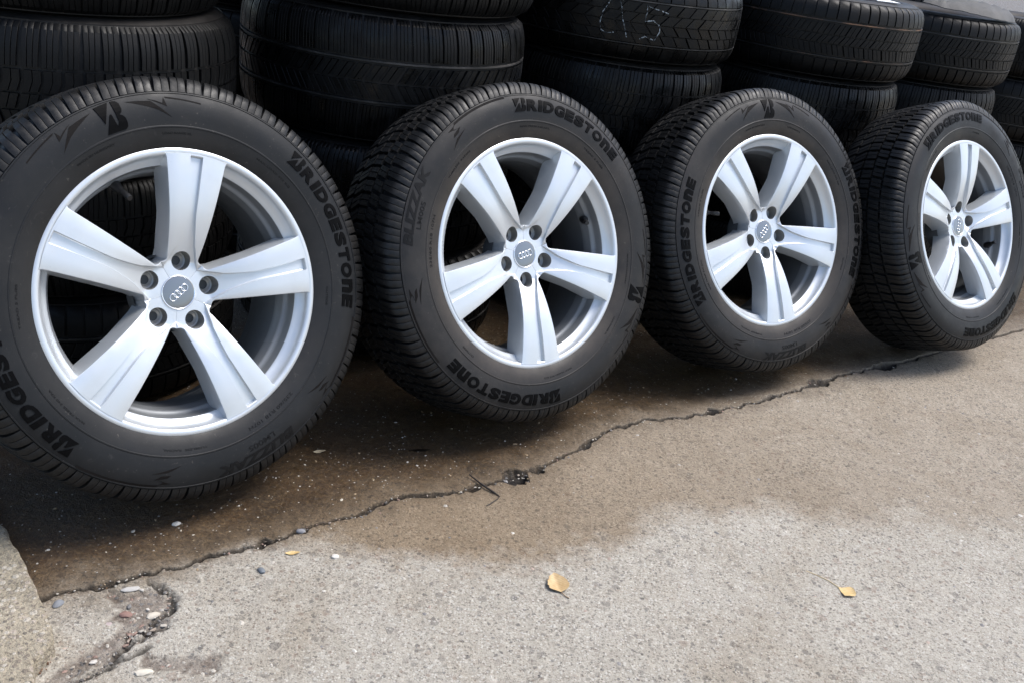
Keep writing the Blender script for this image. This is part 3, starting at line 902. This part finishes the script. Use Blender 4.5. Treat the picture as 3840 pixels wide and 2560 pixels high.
stack(11, -.426 + bx, 2.474 + by, B4 + B4[:2], 'back-row stack at the left', G2)
stack(12, 2.50, 4.80, B4, 'farthest stack at the right edge', G2)

# ------------------------------------------------------------------ chalk on the stacked tyre
ch_root = STACKS[3][3]
ch_rot = ch_root.rotation_euler[2]
CHALK = [[(-95.72, .904), (-97.06, .885), (-98.67, .8669), (-98.83, .8557), (-99.1, .8401), (-98.25, .8242), (-95.59, .8183), (-92.61, .8225)],
         [(-92.47, .9055), (-91.23, .8875), (-90.27, .8636), (-88.92, .8426), (-87.12, .8147)], [(-96.92, .8966), (-94.77, .9035), (-90.52, .9032)],
         [(-80.84, .8975), (-78.25, .8926), (-74.14, .8887), (-70.9, .8839)], [(-80.56, .8964), (-80.27, .8801), (-80.6, .8605)],
         [(-80.46, .8592), (-76.77, .8633), (-73.84, .8513), (-73.36, .8376), (-75.29, .8124)], [(-75.67, .8164), (-79.36, .8223), (-81.57, .815)]]
for pl in CHALK:
    V, Fc = [], []
    P2 = []
    for (a0, z0), (a1, z1) in zip(pl, pl[1:]):
        for k in range(6): P2.append((a0 + (a1 - a0) * k / 6, z0 + (z1 - z0) * k / 6))
    P2.append(pl[-1])
    for i, (a_, z_) in enumerate(P2):
        q0, q1 = P2[max(0, i - 1)], P2[min(len(P2) - 1, i + 1)]
        da_, dz_ = math.radians(q1[0] - q0[0]) * .35, q1[1] - q0[1]
        k = math.hypot(da_, dz_); nx_, ny_ = -dz_ / k, da_ / k
        hw_ = .0011 * (1 + 1.2 * mnoise.noise((i * .7, a_, 0)))
        for sg in (-1, 1):
            for rr_ in (.3508, .3492):
                an = math.radians(a_) + sg * hw_ * nx_ / .35 - ch_rot
                zz = z_ + sg * hw_ * ny_ - ch_root.location.z
                rr2 = rr_ - 3.2 * max(0, abs(zz - .102) - .055) ** 2 / .1 * .3
                V.append((rr2 * math.cos(an), rr2 * math.sin(an), zz))
    for i in range(len(P2) - 1):
        b0 = i * 4
        Fc += [(b0, b0 + 2, b0 + 6, b0 + 4), (b0 + 1, b0 + 5, b0 + 7, b0 + 3), (b0, b0 + 4, b0 + 5, b0 + 1), (b0 + 2, b0 + 3, b0 + 7, b0 + 6)]
    ob('chalk_mark', mesh_of('chalk_mark', V, Fc, M['chalk']), ch_root)

# ------------------------------------------------------------------ rubber strip draped over the right stack
front = [(1.204, 3.509, .972), (1.246, 3.497, .968), (1.274, 3.492, .963), (1.351, 3.491, .961), (1.406, 3.501, .956), (1.475, 3.529, .951), (1.525, 3.562, .947), (1.585, 3.640, .944)]
back = [(1.25, 3.60, .985), (1.285, 3.59, .990), (1.31, 3.59, .993), (1.379, 3.60, .996), (1.42, 3.61, .995), (1.475, 3.64, .990), (1.527, 3.67, .982), (1.575, 3.72, .972)]
NA, NB = 29, 7
V, Fc = [], []
def lerp3(pl, t_):
    x = t_ * (len(pl) - 1); i = min(int(x), len(pl) - 2); f = x - i
    return [pl[i][k] * (1 - f) + pl[i + 1][k] * f for k in range(3)]
for lay in (0, 1):
    for i in range(NA):
        A_, B_ = lerp3(front, i / (NA - 1)), lerp3(back, i / (NA - 1))
        for j in range(NB):
            q = j / (NB - 1)
            p = [A_[k] * (1 - q) + B_[k] * q for k in range(3)]
            p[2] += .010 * math.sin(q * PI) + .002 * mnoise.noise((i * .5, j * .8, 1)) - (0 if lay == 0 else .007)
            if lay == 0 and (i % 4 == 0 or j % 3 == 0): p[2] -= .0045
            V.append(p)
N0 = NA * NB
for i in range(NA - 1):
    for j in range(NB - 1):
        a_ = i * NB + j
        Fc.append((a_, a_ + NB, a_ + NB + 1, a_ + 1)); Fc.append((N0 + a_, N0 + a_ + 1, N0 + a_ + NB + 1, N0 + a_ + NB))
for i in range(NA - 1):
    for j in (0, NB - 1):
        a_ = i * NB + j; Fc.append((a_, N0 + a_, N0 + a_ + NB, a_ + NB))
for j in range(NB - 1):
    for i in (0, NA - 1):
        a_ = i * NB + j; Fc.append((a_, a_ + 1, N0 + a_ + 1, N0 + a_))
t = NT('dusty_grey_rubber')
c = t.ramp(t.noise(12, 5, .65), [(.3, (.022, .022, .023)), (.7, (.065, .064, .062))])
M['strip'] = t.set(Base_Color=c, Roughness=.7, Normal=t.bump(t.noise(120, 4, .7), .4, .002))
o = ob('rubber_strip', mesh_of('rubber_strip', V, Fc, M['strip'], 25))
tag(o, 'torn grey strip of patterned rubber draped over the rightmost front stack', 'rubber strip')

# ------------------------------------------------------------------ paper scrap on the rusty-ribbed stack
M['paper'] = NT('white_paper').set(Base_Color=(.78, .80, .82), Roughness=.7)
V = [(.925, 3.085, .968), (1.005, 3.118, .9685), (.985, 3.16, .970), (.93, 3.13, .972), (.96, 3.11, .973)]
Vp = V + [(x, y, z - .0008) for x, y, z in V]
Fp = [(0, 1, 4), (1, 2, 4), (2, 3, 4), (3, 0, 4), (5, 9, 6), (6, 9, 7), (7, 9, 8), (8, 9, 5), (0, 5, 6, 1), (1, 6, 7, 2), (2, 7, 8, 3), (3, 8, 5, 0)]
o = ob('paper_scrap', mesh_of('paper_scrap', Vp, Fp, M['paper']))
tag(o, 'small white paper scrap lying on top of the rusty-ribbed stack', 'paper')

# ------------------------------------------------------------------ kerb slab
KB = [(-1.45, 1.94), (-.816, 1.304), (-.717, 1.203), (-.614, 1.083), (-.600, 1.058), (-.601, 1.030), (-.607, 1.012), (-.585, .976), (-.55, .86), (-.52, .70), (-1.5, .45), (-2.2, 1.4)]
P = []
for (x0, y0), (x1, y1) in zip(KB, KB[1:] + KB[:1]):
    n_ = max(1, int(math.hypot(x1 - x0, y1 - y0) / .012))
    for k in range(n_):
        f = k / n_
        x, y = x0 + (x1 - x0) * f, y0 + (y1 - y0) * f
        j = .0035 * mnoise.noise((x * 40, y * 40, 0)) + .002 * mnoise.noise((x * 150, y * 150, 0))
        P.append((x + j, y + j))
bm = bmesh.new()
f = bm.faces.new([bm.verts.new((x, y, .034)) for x, y in P])
r = bmesh.ops.extrude_face_region(bm, geom=[f])
for v in r['geom']:
    if isinstance(v, bmesh.types.BMVert): v.co.z = -.03
bmesh.ops.recalc_face_normals(bm, faces=bm.faces)
te = [e_ for e_ in bm.edges if all(v.co.z > .02 for v in e_.verts)]
bmesh.ops.bevel(bm, geom=te, offset=.007, segments=3, affect='EDGES', profile=.6)
me = bpy.data.meshes.new('kerb'); bm.to_mesh(me); bm.free()
t = NT('exposed_aggregate_concrete')
c = t.ramp(t.noise(6, 6, .7), [(.3, (.32, .285, .225)), (.7, (.47, .425, .35))])
v1 = t.vor(115); s2 = t.n.new('ShaderNodeSeparateColor'); t.l.new(v1.outputs['Color'], s2.inputs[0])
sc_ = t.ramp(s2.outputs[2], [(0, (.30, .27, .24)), (.2, (.46, .42, .38)), (.4, (.11, .105, .10)), (.55, (.50, .44, .40)), (.7, (.21, .18, .155)), (.85, (.60, .57, .53))], 'CONSTANT')
c = t.mix(t.math('MULTIPLY', t.math('LESS_THAN', v1.outputs['Distance'], t.maprange(s2.outputs[1], 0, 1, .2, .6)), .75), c, sc_)
c = t.mix(.75, c, t.ramp(t.noise(150, 4, .85), [(.38, .30), (.46, 1.0), (.56, 1.1), (.68, 1.5)]), 'MULTIPLY')
geo = t.n.new('ShaderNodeSeparateXYZ'); t.l.new(t.coord(), geo.inputs[0])
c = t.mix(1.0, c, (.97, .925, .84), 'MULTIPLY')
mossy = t.math('MULTIPLY', t.maprange(geo.outputs[1], 1.10, 1.34, 0, .8), t.maprange(t.noise(14, 5, .7), .3, .6, .2, 1))
c = t.mix(mossy, c, (.085, .09, .065))
hh = t.math('ADD', t.math('MULTIPLY', v1.outputs['Distance'], -.6), t.math('MULTIPLY', t.noise(300, 3, .8), .9))
me.materials.append(t.set(Base_Color=c, Roughness=.92, Normal=t.bump(hh, 1.0, .008)))
me.shade_smooth(); me.set_sharp_from_angle(angle=math.radians(50))
o = ob('kerb', me)
tag(o, 'pale rough exposed-aggregate kerb slab at the lower left, mossy at its far end', 'kerb')

# ------------------------------------------------------------------ stones
def stone_mesh(name, sx, sy, sz, seed, mat, sub=2):
    bm = bmesh.new()
    bmesh.ops.create_icosphere(bm, subdivisions=sub, radius=1)
    for v in bm.verts:
        k = 1 + .28 * mnoise.noise(v.co * 1.1 + Vector((seed * 3.7, seed, 0))) + .10 * mnoise.noise(v.co * 3 + Vector((seed, 0, seed)))
        v.co = Vector((v.co.x * sx, v.co.y * sy, v.co.z * sz)) * k
    me = bpy.data.meshes.new(name); bm.to_mesh(me); bm.free()
    me.materials.append(mat); me.shade_smooth(); me.set_sharp_from_angle(angle=math.radians(35))
    return me
def stone_mat(name, c, rough=.75):
    t = NT(name)
    n1 = t.noise(90, 4, .65)
    return t.set(Base_Color=t.mix(t.maprange(n1, .35, .7, 0, .6), c, tuple(x * .62 for x in c)), Roughness=rough, Normal=t.bump(t.noise(300, 3), .3, .001))
PEB = [((-.554, 1.135), (.017, .011, .004), 20, (.40, .33, .315), 'largest pinkish-grey flat stone in the broken patch by the kerb'),
       ((-.541, 1.168), (.010, .007, .004), 10, (.22, .13, .105), 'dark red stone above the pinkish flat stone'),
       ((-.556, 1.220), (.015, .0055, .003), 25, (.42, .40, .37), 'long pale flat stone lying along the crack near the kerb'),
       ((-.501, 1.175), (.011, .007, .004), 35, (.50, .45, .37), 'cream stone at the right side of the broken patch'),
       ((-.646, 1.162), (.009, .007, .005), 60, (.18, .19, .205), 'blue-grey pebble against the kerb where the crack ends'),
       ((-.368, 1.313), (.009, .006, .0045), 140, (.14, .155, .17), 'blue-grey pebble alone on the dry concrete'),
       ((-.550, 1.401), (.008, .0055, .004), 30, (.62, .59, .53), 'white pebble on the wet ground below the leftmost wheel'),
       ((-.464, 1.051), (.014, .006, .004), 20, (.56, .51, .42), 'pale oblong stone at the bottom edge near the kerb'),
       ((-.255, 1.379), (.007, .006, .004), 10, (.60, .56, .50), 'small white pebble beside the damp edge right of the blue-grey one'),
       ((-.332, 1.436), (.009, .006, .004), 10, (.20, .20, .21), 'grey stone lodged in the crack below the leftmost wheel')]
for i, ((x, y), (a_, b2, c2_), rz, colr, lab) in enumerate(PEB):
    o = ob('pebble', stone_mesh('pebble', a_, b2, c2_, i + 1.3, stone_mat('pebble_stone', colr)), None, (x, y, gz(x, y) + c2_ * .35 - (.006 if i in (0, 1, 3) else 0)), math.radians(rz))
    tag(o, lab, 'pebble', 'loose pebbles')
# gravel nobody could count
t = NT('mixed_gravel')
at = t.n.new('ShaderNodeAttribute'); at.attribute_name = 'stone_colour'
M['gravel'] = t.set(Base_Color=at.outputs['Color'], Roughness=.7)
ico = bmesh.new(); bmesh.ops.create_icosphere(ico, subdivisions=1, radius=1)
iv = [v.co.copy() for v in ico.verts]; ifc = [[v.index for v in f.verts] for f in ico.faces]; ico.free()
pal_wet = [(.40, .36, .29), (.30, .22, .13), (.50, .47, .41), (.08, .06, .04), (.17, .09, .04), (.20, .15, .09), (.22, .17, .10)]
pal_dry = [(.30, .275, .235), (.24, .195, .155), (.14, .13, .12), (.22, .145, .115), (.36, .33, .28), (.08, .073, .066)]
pal_agg = [(.38, .35, .30), (.30, .26, .21), (.20, .19, .18), (.34, .27, .22), (.46, .43, .38), (.13, .125, .12), (.36, .33, .29)]
V, Fc, C = [], [], []
def add_stone(x, y, z, s, colr):
    b0 = len(V); rz = random.uniform(0, 6.28); e1, e2, e3 = random.uniform(.8, 1.5), random.uniform(.6, 1), random.uniform(.35, .6)
    sd = random.uniform(0, 99)
    for q in iv:
        k = s * (1 + .45 * mnoise.noise(q * 1.4 + Vector((sd, 0, 0))))
        X, Y = q.x * e1 * k, q.y * e2 * k
        V.append((x + X * math.cos(rz) - Y * math.sin(rz), y + X * math.sin(rz) + Y * math.cos(rz), z + q.z * e3 * k))
    for f in ifc: Fc.append([b0 + i for i in f])
    kk = random.uniform(.8, 1.15)
    C.extend([(colr[0] * kk, colr[1] * kk, colr[2] * kk, 1)] * len(iv))
def on_uv(u, v): 
    p = U0 + UD * u + VD * v
    return p.x, p.y
for i in range(650):
    u = random.uniform(-.35, 2.3); cv0 = float(np.interp(u, cu, cv))
    v = cv0 + abs(random.gauss(0, .22)) - .02
    x, y = on_uv(u, v)
    s = random.choice([.001, .0012, .0015, .0018, .0022, .0032]) * random.uniform(.7, 1.2)
    add_stone(x, y, gz(x, y) + s * .1, s, random.choice(pal_wet))
for i in range(260):            # crumbs along the crack
    u = random.uniform(0, 2.0); v = float(crack_v(np.array([u]))[0]) + random.gauss(0, .010)
    x, y = on_uv(u, v); s = random.uniform(.001, .0036)
    add_stone(x, y, gz(x, y) - .001, s, random.choice(pal_dry))
n_ok = 0
while n_ok < 620:               # rubble in the broken patch
    x, y = random.uniform(-.64, -.30), random.uniform(.98, 1.27)
    f_ = max(float(seg_field(PATCH, np.array([x]), np.array([y]))[0]), float(seg_field(PATCH2, np.array([x]), np.array([y]))[0]) - .1)
    if f_ < -.05: continue
    s = random.choice([.0012, .0015, .002, .0026, .0034]) * random.uniform(.8, 1.3)
    add_stone(x, y, gz(x, y) - .006 + s * .2, s, random.choice(pal_dry)); n_ok += 1
for i in range(2600):           # aggregate standing proud of the worn front slab
    x, y = random.uniform(-.6, 2.3), random.uniform(.95, 2.9)
    u_, v_ = (Vector((x, y)) - U0).dot(UD), (Vector((x, y)) - U0).dot(VD)
    if v_ > float(np.interp(u_, cu, cv)): continue
    s = random.choice([.0012, .0016, .002, .003, .0042, .006]) * random.uniform(.7, 1.1)
    add_stone(x, y, gz(x, y) - s * .30, s, random.choice(pal_agg))
me = mesh_of('gravel', V, Fc, M['gravel'])
ca = me.color_attributes.new('stone_colour', 'FLOAT_COLOR', 'POINT')
ca.data.foreach_set('color', np.array(C, dtype=np.float32).reshape(-1))
tag(ob('gravel', me), 'fine mixed gravel and grit scattered over the concrete', None, None, 'stuff')

# ------------------------------------------------------------------ leaves and twig
def leaf_mesh(name, outline, L_, curl, fold, mat, thick=.0005, fan=False, seed=0):
    """outline: list of (s along midrib 0..1, left half width, right half width)"""
    V, n_ = [], len(outline); cols_ = [-1, -.8, -.5, -.2, 0, .2, .5, .8, 1]
    for lay in (0, 1):
        for s_, wl_, wr_ in outline:
            for q in cols_:
                w_ = wl_ if q < 0 else wr_
                x = q * w_; y = s_ * L_
                if fan: y -= .35 * L_ * (abs(q) ** 2) * s_
                z = fold * abs(q) * max(wl_, wr_) + curl * (s_ - .4) ** 2 * L_ + .0018 * mnoise.noise((x * 140, y * 140, seed)) + .0006 * math.sin(y * 900) * abs(q)
                V.append((x, y, z - lay * thick))
    m_ = len(cols_); N0 = n_ * m_; Fc = []
    for i in range(n_ - 1):
        for j in range(m_ - 1):
            a_ = i * m_ + j
            Fc.append((a_, a_ + 1, a_ + m_ + 1, a_ + m_)); Fc.append((N0 + a_, N0 + a_ + m_, N0 + a_ + m_ + 1, N0 + a_ + 1))
    for i in range(n_ - 1):
        for j in (0, m_ - 1):
            a_ = i * m_ + j; Fc.append((a_, a_ + m_, N0 + a_ + m_, N0 + a_))
    return mesh_of(name, V, Fc, mat, 40)
def tube_mesh(name, pts_, radii, mat, n_=8):
    V, Fc = [], []
    for i, p in enumerate(pts_):
        p = Vector(p); d = (Vector(pts_[min(i + 1, len(pts_) - 1)]) - Vector(pts_[max(i - 1, 0)])).normalized()
        a_ = d.cross(Vector((0, 0, 1))).normalized(); b2 = a_.cross(d)
        for k in range(n_):
            t_ = 2 * PI * k / n_
            V.append(p + (a_ * math.cos(t_) + b2 * math.sin(t_)) * radii[i])
    for i in range(len(pts_) - 1):
        for k in range(n_):
            Fc.append((i * n_ + k, i * n_ + (k + 1) % n_, (i + 1) * n_ + (k + 1) % n_, (i + 1) * n_ + k))
    Fc.append(tuple(range(n_ - 1, -1, -1))); Fc.append(tuple((len(pts_) - 1) * n_ + k for k in range(n_)))
    return mesh_of(name, V, Fc, mat, 60)
def leaf_mat(name, c0, c1, rough=.6):
    t = NT(name)
    w = t.n.new('ShaderNodeTexWave'); w.inputs['Scale'].default_value = 90; w.inputs['Distortion'].default_value = 3; w.bands_direction = 'DIAGONAL'
    t.l.new(t.coord(), w.inputs[0])
    c = t.mix(t.maprange(t.noise(70, 4, .6), .35, .65, 0, 1), c0, c1)
    c = t.mix(t.math('MULTIPLY', w.outputs['Fac'], .25), c, tuple(x * .6 for x in c1))
    return t.set(Base_Color=c, Roughness=rough)
M['tan_leaf'] = leaf_mat('dry_tan_leaf', (.52, .38, .20), (.40, .26, .115))
M['yellow_leaf'] = leaf_mat('yellow_leaf', (.58, .44, .22), (.52, .34, .13))
M['stalk'] = NT('leaf_stalk').set(Base_Color=(.24, .15, .08), Roughness=.7)
M['pale_stalk'] = NT('pale_stalk').set(Base_Color=(.50, .38, .22), Roughness=.7)
M['wet_leaf'] = NT('wet_brown_leaf').set(Base_Color=(.010, .007, .005), Roughness=.3)
def leaf(name, me, stalk, smat, loc, rz, label, tilt=(0, 0)):
    root = empty(name)
    root.location = (loc[0], loc[1], gz(*loc) + .0012); root.rotation_euler = (tilt[0], tilt[1], rz)
    ob('blade', me, root)
    if stalk: ob('stalk', tube_mesh('stalk', stalk, [.0009, .0008, .0008, .0010], smat), root)
    tag(root, label, 'leaf')
OV = [(0, .001, .001), (.06, .008, .010), (.15, .015, .0155), (.25, .0195, .0185), (.33, .0185, .0200), (.42, .0205, .0188), (.52, .0180, .0190), (.62, .0178, .0160), (.72, .0135, .0150), (.82, .0120, .0095), (.92, .0055, .0060), (1.0, .0008, .0008)]
leaf('tan_leaf', leaf_mesh('blade', OV, .046, .35, .28, M['tan_leaf'], seed=3), [(0, .002, .001), (.002, -.005, .001), (.005, -.011, .0008), (.009, -.016, .001)], M['stalk'], (.153, 1.372), math.radians(20), 'dry tan oval leaf lying alone in the middle of the pale concrete', (.05, -.05))
FA = [(0, .0008, .0008), (.15, .003, .0025), (.3, .007, .006), (.5, .0125, .011), (.7, .0165, .015), (.85, .018, .0165), (.95, .0175, .0185), (1.0, .0150, .0160)]
leaf('yellow_leaf', leaf_mesh('blade', FA, .034, .2, .12, M['yellow_leaf'], fan=True, seed=8), [(0, .002, .0008), (-.004, -.022, .001), (-.002, -.044, .0015), (.002, -.066, .001)], M['pale_stalk'], (.686, 1.512), math.radians(-128), 'yellow fan-shaped leaf with a long pale stalk at the right foreground', (.03, 0))
SM = [(0, .0008, .0008), (.25, .004, .004), (.5, .0055, .005), (.75, .004, .004), (1, .0006, .0006)]
leaf('leaf_fragment', leaf_mesh('blade', SM, .026, .3, .25, M['yellow_leaf'], seed=5), None, None, (-.342, 1.367), math.radians(-72), 'small pale yellow leaf fragment on the damp edge below the leftmost wheel')
leaf('wet_leaf', leaf_mesh('blade', SM, .046, .15, .1, M['wet_leaf'], seed=6), None, None, (-.185, 1.765), math.radians(-75), 'dark soaked leaf on the wet ground below the second wheel')
M['seed'] = NT('pale_seed_husk').set(Base_Color=(.50, .42, .28), Roughness=.7)
leaf('seed_husk', leaf_mesh('blade', SM, .026, .3, .3, M['seed'], seed=9), None, None, (-.376, 1.703), math.radians(-62), 'pale seed husk on the wet ground right of the leftmost wheel')
tr_ = empty('twig'); tr_.location = (-.043, 1.692, gz(-.043, 1.692) + .002)
M['bark'] = NT('wet_dark_bark').set(Base_Color=(.022, .016, .013), Roughness=.45)
P0 = Vector((-.043, 1.692, 0))
ob('stem', tube_mesh('stem', [Vector(p) - P0 for p in ((-.047, 1.697, .006), (-.03, 1.683, .0035), (-.012, 1.668, .002), (.005, 1.656, .001), (.012, 1.651, .0005))], [.0014, .0018, .0020, .0024, .0016], M['bark']), tr_)
ob('side_shoot', tube_mesh('side_shoot', [Vector(p) - P0 for p in ((.012, 1.651, .0005), (.022, 1.643, 0), (.018, 1.632, 0), (.006, 1.613, 0), (-.002, 1.603, 0))], [.0015, .0012, .001, .001, .0007], M['bark']), tr_)
tag(tr_, 'thin dark forked twig lying across the crack', 'twig')

# ------------------------------------------------------------------ moss at the corner of the kerb
V, Fc, C = [], [], []
for i in range(420):
    gr = i % 3
    cx_, cy_ = ((-.626, 1.060) if gr else (-.612, 1.035))
    x, y = cx_ + random.gauss(0, .007), cy_ + random.gauss(0, .009)
    z0 = .001 + max(0, .008 * (1 - math.hypot(x - cx_, y - cy_) / .02)) + (.012 if gr else 0)
    r_ = random.uniform(.0010, .0022); an = random.uniform(0, 6.28)
    b0 = len(V)
    for k in range(3):
        V.append((x + r_ * math.cos(an + k * 2.1), y + r_ * math.sin(an + k * 2.1), z0 + random.uniform(0, .003)))
    V.append((x, y, z0 - .002))
    Fc += [(b0, b0 + 1, b0 + 2), (b0, b0 + 3, b0 + 1), (b0 + 1, b0 + 3, b0 + 2), (b0 + 2, b0 + 3, b0)]
    cc = (.12, .16, .05) if gr else (.16, .07, .035)
    k = random.uniform(.6, 1.3); C.extend([(cc[0] * k, cc[1] * k, cc[2] * k, 1)] * 4)
me = mesh_of('moss', V, Fc, M['gravel'])
ca = me.color_attributes.new('stone_colour', 'FLOAT_COLOR', 'POINT')
ca.data.foreach_set('color', np.array(C, dtype=np.float32).reshape(-1))
tag(ob('moss', me), 'tiny green and rusty moss tuft in the corner of the kerb', None, None, 'stuff')
